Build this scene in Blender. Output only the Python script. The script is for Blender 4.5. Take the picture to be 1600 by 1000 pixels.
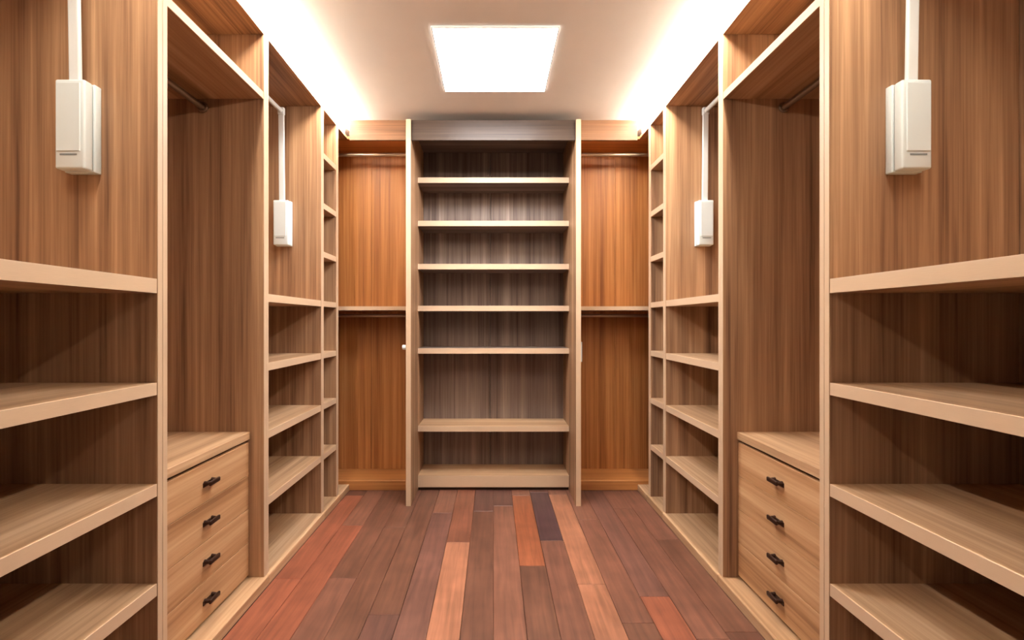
import bpy, bmesh, math, random
from mathutils import Vector, Matrix

for o in list(bpy.data.objects):
    bpy.data.objects.remove(o, do_unlink=True)
S = bpy.context.scene
COL = S.collection
random.seed(7)

# ------------------------------------------------------------------ camera
FPX, VPX, VPY, CAMZ = 775.0, 771.0, 503.0, 1.19      # focal length and vanishing point in a 1600x1000 frame
cam = bpy.data.cameras.new('camera')
cam.sensor_fit = 'HORIZONTAL'
cam.sensor_width = 36.0
cam.lens = 36.0 * FPX / 1600.0
cam.shift_x = (800.0 - VPX) / 1600.0
cam.shift_y = (VPY - 500.0) / 1600.0
cam.clip_start = 0.02
camo = bpy.data.objects.new('camera', cam)
COL.objects.link(camo)
camo.location = (0, 0, CAMZ)
camo.rotation_euler = (math.radians(90), 0, 0)
S.camera = camo

# ------------------------------------------------------------------ world, light levels, exposure
W = bpy.data.worlds.new('world')
S.world = W
W.use_nodes = True
W.node_tree.nodes['Background'].inputs[0].default_value = (0.05, 0.05, 0.05, 1)
W.node_tree.nodes['Background'].inputs[1].default_value = 0.2
S.view_settings.view_transform = 'Standard'
S.view_settings.look = 'None'
S.view_settings.gamma = 1.0
S.view_settings.use_curve_mapping = False
S.view_settings.exposure = 1.2
PANEL_LIGHT = 18.0            # emission of the square ceiling panel
STRIP_LIGHT = 54.0            # emission of the two linear lights
PANEL_COLOUR = (0.97, 0.98, 1.0)
STRIP_COLOUR = (1.0, 0.87, 0.71)

# ------------------------------------------------------------------ materials
def lin(r, g, b):
    f = lambda c: (c / 255 / 12.92) if c / 255 <= 0.04045 else ((c / 255 + 0.055) / 1.055) ** 2.4
    return (f(r), f(g), f(b), 1.0)

def newmat(name):
    m = bpy.data.materials.new(name)
    m.use_nodes = True
    nt = m.node_tree
    return m, nt, nt.nodes['Principled BSDF']

def wood(name, axis, cols, rough=0.45, fine=1.0, bump=0.05):
    """streaky veneer; the grain runs along the given axis of the piece"""
    m, nt, b = newmat(name)
    N, L = nt.nodes, nt.links
    tc = N.new('ShaderNodeTexCoord')
    info = N.new('ShaderNodeObjectInfo')
    off = N.new('ShaderNodeVectorMath'); off.operation = 'SCALE'
    off.inputs[0].default_value = (13.0, 29.0, 17.0)
    L.new(info.outputs['Random'], off.inputs['Scale'])
    add = N.new('ShaderNodeVectorMath'); add.operation = 'ADD'
    L.new(tc.outputs['Object'], add.inputs[0]); L.new(off.outputs[0], add.inputs[1])
    def layer(across, along, detail, dist):
        mp = N.new('ShaderNodeMapping')
        sc = [across, across, across]; sc[axis] = along
        mp.inputs['Scale'].default_value = sc
        L.new(add.outputs[0], mp.inputs['Vector'])
        n = N.new('ShaderNodeTexNoise')
        n.inputs['Scale'].default_value = 1.0
        n.inputs['Detail'].default_value = detail
        n.inputs['Roughness'].default_value = 0.6
        n.inputs['Distortion'].default_value = dist
        L.new(mp.outputs[0], n.inputs['Vector'])
        return n.outputs['Fac']
    big = layer(17 * fine, 0.35, 3, 0.15)
    small = layer(95 * fine, 1.6, 4, 0.3)
    mix = N.new('ShaderNodeMix'); mix.data_type = 'FLOAT'
    mix.inputs[0].default_value = 0.38
    L.new(big, mix.inputs[2]); L.new(small, mix.inputs[3])
    cr = N.new('ShaderNodeValToRGB')
    e = cr.color_ramp.elements
    e[0].position = 0.35; e[0].color = cols[0]
    e[1].position = 0.65; e[1].color = cols[-1]
    for i, c in enumerate(cols[1:-1]):
        x = e.new(0.35 + 0.30 * (i + 1) / (len(cols) - 1)); x.color = c
    L.new(mix.outputs[0], cr.inputs['Fac'])
    L.new(cr.outputs['Color'], b.inputs['Base Color'])
    b.inputs['Roughness'].default_value = rough
    b.inputs['Specular IOR Level'].default_value = 0.3
    bp = N.new('ShaderNodeBump'); bp.inputs['Strength'].default_value = bump
    bp.inputs['Distance'].default_value = 0.002
    L.new(small, bp.inputs['Height']); L.new(bp.outputs[0], b.inputs['Normal'])
    return m

OAK = [lin(104, 76, 57), lin(144, 109, 82), lin(166, 130, 99), lin(190, 153, 119)]
OAK_WARM_LIT = [lin(132, 82, 42), lin(164, 106, 58), lin(184, 124, 70), lin(200, 142, 86)]  # oak with the warm corner light of the alcoves painted into its colour
OAK_PALE = [lin(148, 114, 84), lin(172, 137, 104), lin(188, 153, 119), lin(202, 169, 136)]
OAK_GREY_LIT = [lin(82, 67, 60), lin(110, 93, 84), lin(128, 111, 101), lin(150, 133, 122)]  # oak greyed to paint in the ceiling panel's neutral light
VX, VY, VZ = (wood('oak_veneer_' + n, i, OAK) for i, n in enumerate(('across', 'lengthwise', 'upright')))
PX, PY = wood('pale_oak_across', 0, OAK_PALE), wood('pale_oak_lengthwise', 1, OAK_PALE)
WZ, WX = wood('warm_lit_oak_upright', 2, OAK_WARM_LIT), wood('warm_lit_oak_across', 0, OAK_WARM_LIT)
GZ, GX = wood('grey_lit_oak_upright', 2, OAK_GREY_LIT), wood('grey_shade_oak_across', 0, OAK_GREY_LIT)
FASC = wood('brown_fascia', 0, [lin(84, 56, 36), lin(104, 70, 46), lin(116, 80, 54), lin(130, 92, 64)])
FASG = wood('grey_brown_fascia', 0, [lin(50, 38, 31), lin(62, 49, 41), lin(70, 56, 48), lin(80, 66, 56)])
DRAW = wood('oak_drawer_front', 1, [lin(140, 100, 68), lin(170, 128, 90), lin(186, 146, 108), lin(200, 162, 124)], fine=0.7)

def plain(name, col, rough=0.5, metal=0.0, grain=0.0, scale=60.0):
    m, nt, b = newmat(name)
    N, L = nt.nodes, nt.links
    n = N.new('ShaderNodeTexNoise'); n.inputs['Scale'].default_value = scale
    n.inputs['Detail'].default_value = 3
    mx = N.new('ShaderNodeMix'); mx.data_type = 'RGBA'
    mx.inputs[6].default_value = tuple(c * (1 - grain) for c in col[:3]) + (1,)
    mx.inputs[7].default_value = tuple(min(1, c * (1 + grain)) for c in col[:3]) + (1,)
    L.new(n.outputs['Fac'], mx.inputs[0]); L.new(mx.outputs[2], b.inputs['Base Color'])
    b.inputs['Roughness'].default_value = rough
    b.inputs['Metallic'].default_value = metal
    return m

EDGE = plain('lit_cream_edge_band', lin(196, 168, 140), 0.5, 0, 0.06, 30)  # banding made paler to paint in the light catching front edges
PLASTER = plain('white_plaster', lin(240, 240, 241), 0.9, 0, 0.02, 40)
WALLS = plain('off_white_wall_paint', lin(214, 210, 206), 0.9, 0, 0.02, 40)
SLOT = plain('white_slot_paint', lin(245, 242, 236), 0.8, 0, 0.01, 40)
WHITE = plain('white_plastic', lin(216, 228, 232), 0.35, 0, 0.01, 80)
WHITE_METAL = plain('white_lacquered_metal', lin(222, 228, 230), 0.3, 0, 0.01, 80)
GREY = plain('grey_groove', lin(120, 128, 132), 0.5, 0, 0.02)
BRONZE = plain('dark_bronze', lin(62, 40, 30), 0.4, 0.6, 0.1, 200)
ROD = plain('brushed_rod', lin(170, 150, 130), 0.35, 0.7, 0.05, 200)
ROD_DARK = plain('brown_rod', lin(118, 92, 72), 0.4, 0.3, 0.05, 200)
DARKGAP = plain('dark_carcass', lin(70, 50, 36), 0.8, 0, 0.05)

def emit(name, col, strength):
    m = bpy.data.materials.new(name); m.use_nodes = True
    nt = m.node_tree; nt.nodes.clear()
    e = nt.nodes.new('ShaderNodeEmission'); o = nt.nodes.new('ShaderNodeOutputMaterial')
    e.inputs[0].default_value = (*col, 1); e.inputs[1].default_value = strength
    nt.links.new(e.outputs[0], o.inputs[0])
    return m
PANEL_EMIT = emit('lit_panel_diffuser', PANEL_COLOUR, PANEL_LIGHT)
STRIP_EMIT = emit('lit_strip_diffuser', STRIP_COLOUR, STRIP_LIGHT)

def floor_wood():
    m, nt, b = newmat('merbau_floorboard')
    N, L = nt.nodes, nt.links
    tc = N.new('ShaderNodeTexCoord'); info = N.new('ShaderNodeObjectInfo')
    off = N.new('ShaderNodeVectorMath'); off.operation = 'SCALE'
    off.inputs[0].default_value = (11, 37, 5)
    L.new(info.outputs['Random'], off.inputs['Scale'])
    add = N.new('ShaderNodeVectorMath'); add.operation = 'ADD'
    L.new(tc.outputs['Object'], add.inputs[0]); L.new(off.outputs[0], add.inputs[1])
    mp = N.new('ShaderNodeMapping'); mp.inputs['Scale'].default_value = (46, 2.6, 1)
    L.new(add.outputs[0], mp.inputs['Vector'])
    n = N.new('ShaderNodeTexNoise'); n.inputs['Scale'].default_value = 1; n.inputs['Detail'].default_value = 5
    n.inputs['Distortion'].default_value = 0.6
    L.new(mp.outputs[0], n.inputs['Vector'])
    n2 = N.new('ShaderNodeTexNoise'); n2.inputs['Scale'].default_value = 7; n2.inputs['Detail'].default_value = 2
    L.new(add.outputs[0], n2.inputs['Vector'])
    mr = N.new('ShaderNodeMapRange'); mr.inputs[1].default_value = 0.3; mr.inputs[2].default_value = 0.7
    mr.inputs[3].default_value = 0.72; mr.inputs[4].default_value = 1.25
    L.new(n.outputs['Fac'], mr.inputs[0])
    mr2 = N.new('ShaderNodeMapRange'); mr2.inputs[1].default_value = 0.3; mr2.inputs[2].default_value = 0.7
    mr2.inputs[3].default_value = 0.82; mr2.inputs[4].default_value = 1.15
    L.new(n2.outputs['Fac'], mr2.inputs[0])
    mu = N.new('ShaderNodeMath'); mu.operation = 'MULTIPLY'
    L.new(mr.outputs[0], mu.inputs[0]); L.new(mr2.outputs[0], mu.inputs[1])
    sc = N.new('ShaderNodeVectorMath'); sc.operation = 'SCALE'
    L.new(info.outputs['Color'], sc.inputs[0]); L.new(mu.outputs[0], sc.inputs['Scale'])
    L.new(sc.outputs[0], b.inputs['Base Color'])
    b.inputs['Roughness'].default_value = 0.36
    b.inputs['Specular IOR Level'].default_value = 0.5
    bp = N.new('ShaderNodeBump'); bp.inputs['Strength'].default_value = 0.08; bp.inputs['Distance'].default_value = 0.002
    L.new(n.outputs['Fac'], bp.inputs['Height']); L.new(bp.outputs[0], b.inputs['Normal'])
    return m
FLOORWOOD = floor_wood()

# ------------------------------------------------------------------ helpers
def link(name, bm, mat, parent, centre):
    me = bpy.data.meshes.new(name)
    bm.to_mesh(me); bm.free()
    me.materials.append(mat)
    o = bpy.data.objects.new(name, me)
    COL.objects.link(o)
    if parent is not None:
        o.parent = parent
        o.location = Vector(centre) - parent.location
    else:
        o.location = centre
    return o

def world_of(o):
    v = Vector(o.location); p = o.parent
    while p is not None:
        v += p.location; p = p.parent
    return v

def part(name, mat, parent, x, y, z, bevel=0.0015, seg=1):
    """axis-aligned board with softened edges, given by its extents in the room"""
    x, y, z = sorted(x), sorted(y), sorted(z)
    c = Vector(((x[0] + x[1]) / 2, (y[0] + y[1]) / 2, (z[0] + z[1]) / 2))
    bm = bmesh.new()
    bmesh.ops.create_cube(bm, size=1.0)
    bmesh.ops.scale(bm, vec=(x[1] - x[0], y[1] - y[0], z[1] - z[0]), verts=bm.verts)
    if bevel:
        bmesh.ops.bevel(bm, geom=list(bm.edges), offset=bevel, segments=seg, profile=0.5, affect='EDGES')
    if seg > 1:
        for f in bm.faces: f.smooth = True
    o = link(name, bm, mat, None, c)
    if parent is not None:
        o.parent = parent
        o.location = c - world_of(parent)
    return o

def rod(name, mat, parent, p0, p1, r, seg=20):
    """round bar between two points, with slightly eased ends"""
    p0, p1 = Vector(p0), Vector(p1)
    d = p1 - p0
    bm = bmesh.new()
    bmesh.ops.create_cone(bm, cap_ends=True, segments=seg, radius1=r, radius2=r, depth=d.length)
    caps = [e for e in bm.edges if len([f for f in e.link_faces if len(f.verts) > 4]) == 1]
    bmesh.ops.bevel(bm, geom=caps, offset=r * 0.2, segments=2, profile=0.5, affect='EDGES')
    for f in bm.faces:
        f.smooth = len(f.verts) == 4
    bmesh.ops.rotate(bm, cent=(0, 0, 0), matrix=Vector((0, 0, 1)).rotation_difference(d.normalized()).to_matrix(), verts=bm.verts)
    c = (p0 + p1) / 2
    o = link(name, bm, mat, None, c)
    if parent is not None:
        o.parent = parent
        o.location = c - world_of(parent)
    return o

def thing(name, label, cat, loc, group=None):
    o = bpy.data.objects.new(name, None)
    COL.objects.link(o)
    o.location = loc
    o.empty_display_size = 0.1
    o['label'] = label; o['category'] = cat
    if group: o['group'] = group
    return o

def struct(o, label=None, cat=None):
    o['kind'] = 'structure'
    if label: o['label'] = label
    if cat: o['category'] = cat
    return o

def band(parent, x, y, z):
    return part('lit_edge_band', EDGE, parent, x, y, z, 0.0004)

# ------------------------------------------------------------------ layout
H = 2.50                 # top of the joinery
HC = 2.549               # ceiling above it
FW = 1.03                # front plane of the side units
BACKX = 1.63             # outer face of their back panels
Y0, YB = -1.30, 3.82     # rear wall and back wall
CEY = 3.20               # front of the far wall's uprights and fascia
BASE = 0.045
TOPZ = 2.480
TUBE_Y0 = 0.272
TH = 0.038               # shelf thickness
UP = [(0.270, 0.315), (1.520, 1.565), (2.224, 2.269), (2.965, 3.007), (3.250, 3.290)]
LV = [1.30, 0.985, 0.675, 0.370]              # shelf centre heights below eye level
LV_HIGH = [2.20, 1.895, 1.600]                # above eye level
ALY = 3.50               # front of the back wall shelves

# ------------------------------------------------------------------ room shell
fl = struct(part('floor', plain('subfloor', lin(60, 40, 30), 0.9), None, (-1.66, 1.66), (Y0, YB + 0.02), (-0.08, -0.014), 0),
            'dark red-brown hardwood plank floor running down the closet', 'floor')
for s, n in ((-1, 'left'), (1, 'right')):
    struct(part('wall_' + n, WALLS, None, (s * 1.66, s * 1.76), (Y0 - 0.1, YB + 0.12), (-0.08, HC + 0.06), 0),
           'plain plaster wall behind the %s wardrobe run' % n, 'wall')
struct(part('wall_back', WALLS, None, (-1.66, 1.66), (YB + 0.02, YB + 0.12), (-0.08, HC + 0.06), 0),
       'plaster wall behind the open shelves at the far end', 'wall')
struct(part('wall_rear', WALLS, None, (-1.66, 1.66), (Y0 - 0.1, Y0), (-0.08, HC + 0.06), 0),
       'plain plaster wall behind the viewer', 'wall')
ce = struct(part('ceiling', PLASTER, None, (-1.66, 1.66), (Y0, YB + 0.02), (HC, HC + 0.06), 0),
            'smooth off-white ceiling between the two strip lights', 'ceiling')

# floorboards, each one its own piece
PW = 0.127
tones = [lin(102, 68, 54), lin(112, 74, 60), lin(96, 62, 50), lin(120, 80, 64), lin(106, 72, 62), lin(92, 62, 54), lin(122, 76, 58)]
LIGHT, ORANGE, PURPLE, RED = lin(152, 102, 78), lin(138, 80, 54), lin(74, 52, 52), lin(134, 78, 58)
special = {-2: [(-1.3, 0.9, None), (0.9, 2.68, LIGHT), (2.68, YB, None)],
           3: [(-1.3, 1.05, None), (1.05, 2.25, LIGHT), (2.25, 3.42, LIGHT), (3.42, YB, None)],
           1: [(-1.3, 1.2, None), (1.2, 2.42, None), (2.42, 3.40, ORANGE), (3.40, YB, None)],
           2: [(-1.3, 0.9, None), (0.9, 2.70, None), (2.70, 3.46, PURPLE), (3.46, YB, None)],
           -7: [(-1.3, 1.5, RED), (1.5, 2.9, RED), (2.9, YB, None)],
           -8: [(-1.3, 0.8, None), (0.8, 2.3, RED), (2.3, 3.4, RED), (3.4, YB, None)],
           5: [(-1.3, 0.8, None), (0.8, 2.15, RED), (2.15, YB, None)],
           }
for i in range(-13, 13):
    if i in special:
        runs = special[i]
    else:
        runs, y = [], Y0
        while y < YB:
            e = y + random.uniform(0.8, 1.7)
            if YB - e < 0.4: e = YB
            runs.append((y, e, None)); y = e
    for a, b_, c in runs:
        p = part('plank', FLOORWOOD, fl, (i * PW + 0.0007, (i + 1) * PW - 0.0007), (a + 0.0007, b_ - 0.0007), (-0.0135, 0.0), 0.0012)
        p.color = c if c else random.choice(tones)

# ------------------------------------------------------------------ lights in the ceiling
x0, x1, y0, y1 = -0.280, 0.297, 2.280, 2.903
pl = thing('ceiling_light', 'square white flush panel light glowing in the middle of the ceiling', 'light', (0, (y0 + y1) / 2, HC))
part('diffuser', PANEL_EMIT, pl, (x0, x1), (y0, y1), (HC - 0.010, HC - 0.004), 0)
for xs, ys in (((x0 - 0.007, x0), (y0 - 0.007, y1 + 0.007)), ((x1, x1 + 0.007), (y0 - 0.007, y1 + 0.007)),
               ((x0, x1), (y0 - 0.007, y0)), ((x0, x1), (y1, y1 + 0.007))):
    part('frame', WHITE_METAL, pl, xs, ys, (HC - 0.0106, HC - 0.0005), 0.001)

# glowing tubes lying on the front edge of the side units, washing the ceiling above them
TUBE_X, TUBE_Z, TUBE_R = 0.990, 2.530, 0.015
for s, n in ((-1, 'left'), (1, 'right')):
    t = thing('linear_light', 'long warm white strip light along the top front edge of the %s wardrobes' % n, 'light', (s * TUBE_X, 2.0, H), 'strip lights along the ceiling edges')
    rod('diffuser', STRIP_EMIT, t, (s * TUBE_X, TUBE_Y0, TUBE_Z), (s * TUBE_X, 3.440, TUBE_Z), TUBE_R, 16)
    part('channel', WHITE_METAL, t, (s * (FW + 0.0005), s * (FW + 0.022)), (TUBE_Y0, 3.440), (H + 0.0005, H + 0.0455), 0.001)

# ------------------------------------------------------------------ side units
def carcass(t, s, k):
    """base, top, back and the two side panels of the unit between upright pairs k and k + 1"""
    a, b = UP[k], UP[k + 1]
    n0 = (a[0] + a[1]) / 2 + 0.0006
    f1 = (b[0] + b[1]) / 2 - 0.0006
    if k == 3: f1 = b[1]
    end = f1
    part('base_board', PY, t, (s * (FW - 0.014), s * BACKX), (n0, end), (0.0005, BASE), 0.003)
    p = part('top_panel', VY, t, (s * FW, s * BACKX), (n0, end), (TOPZ, H - 0.001))
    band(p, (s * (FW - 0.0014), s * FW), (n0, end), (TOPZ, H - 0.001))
    part('back_panel', VZ, t, (s * (BACKX - 0.018), s * BACKX), (n0, f1), (BASE, TOPZ))
    for ya, yb in ((n0, a[1]), (b[0], f1)):
        p = part('side_panel', VZ, t, (s * FW, s * (BACKX - 0.018)), (ya, yb), (BASE, TOPZ))
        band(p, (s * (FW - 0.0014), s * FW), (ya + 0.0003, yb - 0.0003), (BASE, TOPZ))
    return a[1], b[0]

def shelf(t, s, y, z, th=TH, x0=FW):
    p = part('shelf', PY, t, (s * (x0 + 0.002), s * (BACKX - 0.018)), y, (z - th / 2, z + th / 2))
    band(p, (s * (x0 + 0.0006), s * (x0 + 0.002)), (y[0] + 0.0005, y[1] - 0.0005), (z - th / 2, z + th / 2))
    return p

def lift_box(t, s, yface, dirn):
    """mounting box of a pull-down rail, fixed on a side panel; dirn is the way it sticks out"""
    x0, x1, z0, z1 = s * 1.200, s * 1.292, 1.640, 1.905
    body = part('mount_plate', WHITE, t, (x0, x1), (yface, yface + dirn * 0.026), (z0, z1), 0.003, 2)
    cov = part('cover', WHITE, t, (s * 1.202, s * 1.290), (yface + dirn * 0.029, yface + dirn * 0.062), (z0 + 0.001, z1 - 0.001), 0.006, 3)
    part('groove', GREY, t, (s * 1.207, s * 1.285), (yface + dirn * 0.025, yface + dirn * 0.0295), (z0 + 0.006, z1 - 0.006), 0)
    fy = yface + dirn * 0.062
    part('face_panel', WHITE, cov, (s * 1.214, s * 1.284), (fy - dirn * 0.001, fy + dirn * 0.003), (z0 + 0.052, z1 - 0.012), 0.0012)
    part('slot', GREY, cov, (s * 1.224, s * 1.274), (fy - dirn * 0.001, fy + dirn * 0.0012), (z0 + 0.040, z0 + 0.045), 0)
    return fy

def pull_down(s, label, ya, yb, grp):
    t = thing('pull_down_rail', label, 'clothes rail', (s * 1.246, (ya + yb) / 2, 1.64), grp)
    fa = lift_box(t, s, ya + 0.0005, 1)
    fb = lift_box(t, s, yb - 0.0005, -1)
    ax = s * 1.246
    tops = []
    for f, d in ((fa, 1), (fb, -1)):
        yb_, yt = f - d * 0.024, f - d * 0.010
        # flat arm rising from the box, leaning slightly into the bay
        bm = bmesh.new()
        bmesh.ops.create_cube(bm, size=1.0)
        L_ = 2.43 - 1.86
        bmesh.ops.scale(bm, vec=(0.034, 0.014, L_), verts=bm.verts)
        bmesh.ops.bevel(bm, geom=[e for e in bm.edges if abs(e.verts[0].co.z - e.verts[1].co.z) > 0.1], offset=0.005, segments=3, profile=0.5, affect='EDGES')
        for v in bm.verts:
            v.co.y += d * 0.012 * (v.co.z / L_)
        o = link('arm', bm, WHITE_METAL, None, (ax, (yb_ + yt) / 2 + d * 0.0, (2.43 + 1.86) / 2))
        o.parent = t; o.location = o.location - t.location
        tops.append((yb_ + yt) / 2 + d * 0.006)
    rod('rail', WHITE_METAL, t, (ax, tops[0] - 0.012, 2.428), (ax, tops[1] + 0.012, 2.428), 0.0125)
    for y in tops:
        part('elbow', WHITE_METAL, t, (ax - 0.019, ax + 0.019), (y - 0.012, y + 0.012), (2.405, 2.449), 0.006, 3)
    return t

for s, side in ((-1, 'left'), (1, 'right')):
    # nearest unit: open top with a pull-down rail, shelves below
    t = thing('shelf_unit', 'wide oak shelf unit nearest the viewer on the %s, with deep open shelves' % side, 'shelf unit', (s * 1.33, 0.9, 0), 'built-in wardrobe units')
    a, b = carcass(t, s, 0)
    for i, z in enumerate(LV): shelf(t, s, (a, b), z, 0.044 if i == 0 else TH)
    pull_down(s, 'white pull-down clothes rail box on the near %s oak panel, shown large' % side, a, b, 'pull-down rails')

    # drawer unit: hanging space over four drawers
    t = thing('drawer_wardrobe', 'oak wardrobe bay on the %s with tall hanging space above four drawers' % side, 'wardrobe', (s * 1.33, 1.9, 0), 'built-in wardrobe units')
    a, b = carcass(t, s, 1)
    shelf(t, s, (a, b), 2.205, 0.032)
    rod('hanging_rail', ROD_DARK, t, (s * 1.30, a, 2.150), (s * 1.30, b, 2.150), 0.014)
    for y in (a + 0.006, b - 0.006):
        rod('rail_socket', ROD_DARK, t, (s * 1.30, y - 0.006, 2.150), (s * 1.30, y + 0.006, 2.150), 0.024)
    DX = 1.095
    part('counter', PY, t, (s * (DX - 0.004), s * (BACKX - 0.018)), (a, b), (0.664, 0.698), 0.002)
    part('drawer_case', DARKGAP, t, (s * (DX + 0.024), s * (BACKX - 0.02)), (a + 0.001, b - 0.001), (BASE + 0.001, 0.656), 0)
    z0, z1 = BASE + 0.012, 0.652
    hgt = (z1 - z0) / 4
    for i in range(4):
        za, zb = z0 + i * hgt + 0.001, z0 + (i + 1) * hgt - 0.001
        d = part('drawer', DRAW, t, (s * DX, s * (DX + 0.020)), (a + 0.004, b - 0.004), (za, zb), 0.0015)
        zc, yc = (za + zb) / 2, (a + b) / 2 + 0.01
        h = part('handle', BRONZE, d, (s * (DX - 0.030), s * (DX - 0.020)), (yc - 0.034, yc + 0.034), (zc - 0.008, zc + 0.010), 0.004, 2)
        # the two feet of the handle and the small plate behind it
        for dy in (-0.024, 0.024):
            bm = bmesh.new()
            bmesh.ops.create_cone(bm, cap_ends=True, segments=12, radius1=0.009, radius2=0.006, depth=0.022)
            bmesh.ops.rotate(bm, cent=(0, 0, 0), matrix=Matrix.Rotation(-s * math.pi / 2, 3, 'Y'), verts=bm.verts)
            o = link('handle_foot', bm, BRONZE, None, (s * (DX - 0.0105), yc + dy, zc))
            o.parent = d; o.location = o.location - world_of(d)
        part('handle_plate', BRONZE, d, (s * (DX - 0.003), s * (DX + 0.001)), (yc - 0.036, yc + 0.036), (zc - 0.014, zc + 0.004), 0.001)

    # third unit: pull-down rail over shelves
    t = thing('shelf_unit', 'oak shelf unit on the %s between the drawer bay and the narrow cubbies' % side, 'shelf unit', (s * 1.33, 2.62, 0), 'built-in wardrobe units')
    a, b = carcass(t, s, 2)
    for z in LV: shelf(t, s, (a, b), z, 0.036)
    pull_down(s, 'small white pull-down clothes rail box in the bay past the %s drawers' % side, a, b, 'pull-down rails')

    # narrow tower of cubbies in the corner
    t = thing('cubby_tower', 'narrow tall oak tower of small cubbies by the far %s corner' % side, 'shelf unit', (s * 1.33, 3.15, 0), 'built-in wardrobe units')
    a, b = carcass(t, s, 3)
    for z in LV_HIGH + LV: shelf(t, s, (a, b), z, 0.034)

# ------------------------------------------------------------------ back wall units
t = thing('bookcase', 'tall central open bookcase with seven shelves on the far wall', 'bookcase', (0, 3.5, 0))
CI, CO = 0.533, 0.565
for s in (-1, 1):
    u = part('side_panel', VZ, t, (s * CI, s * CO), (CEY + 0.002, 3.80), (0.0005, H - 0.001), 0.001)
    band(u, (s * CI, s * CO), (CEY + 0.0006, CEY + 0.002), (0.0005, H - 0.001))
    if s < 0:
        rod('knob', WHITE_METAL, u, (-CO + 0.002, 3.222, 1.025), (-CO - 0.026, 3.222, 1.025), 0.016)
    else:
        part('pull_bar', WHITE_METAL, u, (CO - 0.001, CO + 0.012), (3.226, 3.236), (0.93, 1.06), 0.002)
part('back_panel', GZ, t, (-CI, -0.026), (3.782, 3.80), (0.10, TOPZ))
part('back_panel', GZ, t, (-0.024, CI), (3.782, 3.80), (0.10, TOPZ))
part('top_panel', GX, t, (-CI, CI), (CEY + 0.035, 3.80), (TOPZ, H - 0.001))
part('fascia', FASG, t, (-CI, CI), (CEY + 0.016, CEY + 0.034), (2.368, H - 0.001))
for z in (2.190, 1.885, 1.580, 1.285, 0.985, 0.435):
    p = part('shelf', PX if z < 0.6 else GX, t, (-CI, CI), (ALY, 3.782), (z - 0.019, z + 0.019))  # upper shelves use the darker oak as painted shade for their undersides
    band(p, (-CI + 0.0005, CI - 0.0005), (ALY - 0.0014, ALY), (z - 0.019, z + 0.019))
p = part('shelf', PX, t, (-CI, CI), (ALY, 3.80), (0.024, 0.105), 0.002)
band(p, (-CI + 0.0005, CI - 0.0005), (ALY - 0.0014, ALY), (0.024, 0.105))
part('plinth', DARKGAP, t, (-CI, CI), (ALY + 0.020, ALY + 0.038), (0.0005, 0.024), 0.001)

for s, side in ((-1, 'left'), (1, 'right')):
    t = thing('corner_wardrobe', 'warm-lit hanging alcove %s of the central bookcase with a middle shelf' % side, 'wardrobe', (s * 1.0, 3.65, 0), 'hanging alcoves in the far corners')
    xi, xo = CO + 0.002, BACKX
    part('side_panel', WZ, t, (s * xi, s * (xi + 0.016)), (ALY, 3.80), (0.07, TOPZ))
    part('side_panel', WZ, t, (s * (xo - 0.018), s * xo), (UP[4][1] + 0.004, 3.80), (0.07, TOPZ))
    for j in range(3):
        wx = (xo - 0.018 - xi - 0.018) / 3
        part('back_panel', WZ, t, (s * (xi + 0.018 + j * wx + 0.0005), s * (xi + 0.018 + (j + 1) * wx - 0.0005)), (3.782, 3.80), (0.07, TOPZ), 0.001)
    part('base_board', PY, t, (s * (FW - 0.014), s * (xo - 0.0005)), (UP[4][1] + 0.004, ALY - 0.001), (0.0005, BASE), 0.003)
    part('top_panel', VY, t, (s * FW, s * (xo - 0.019)), (UP[4][1] + 0.004, ALY - 0.001), (TOPZ, H - 0.001))
    part('base_board', WX, t, (s * xi, s * xo), (ALY, 3.80), (0.0005, 0.07), 0.003)
    part('top_panel', WX, t, (s * xi, s * xo), (ALY, 3.80), (TOPZ, H - 0.001))
    part('fascia', FASC, t, (s * xi, s * 0.935), (CEY + 0.016, CEY + 0.034), (2.368, H - 0.001))
    p = part('shelf', PX, t, (s * (xi + 0.017), s * (xo - 0.019)), (ALY, 3.781), (1.272, 1.300))
    band(p, (s * (xi + 0.017), s * (xo - 0.019)), (ALY - 0.0014, ALY), (1.272, 1.300))
    for z in (2.415, 1.236):
        rod('hanging_rail', ROD, t, (s * (xi + 0.017), 3.64, z), (s * (xo - 0.019), 3.64, z), 0.0125)
        rod('rail_socket', ROD, t, (s * (xi + 0.017), 3.64, z), (s * (xi + 0.027), 3.64, z), 0.021)
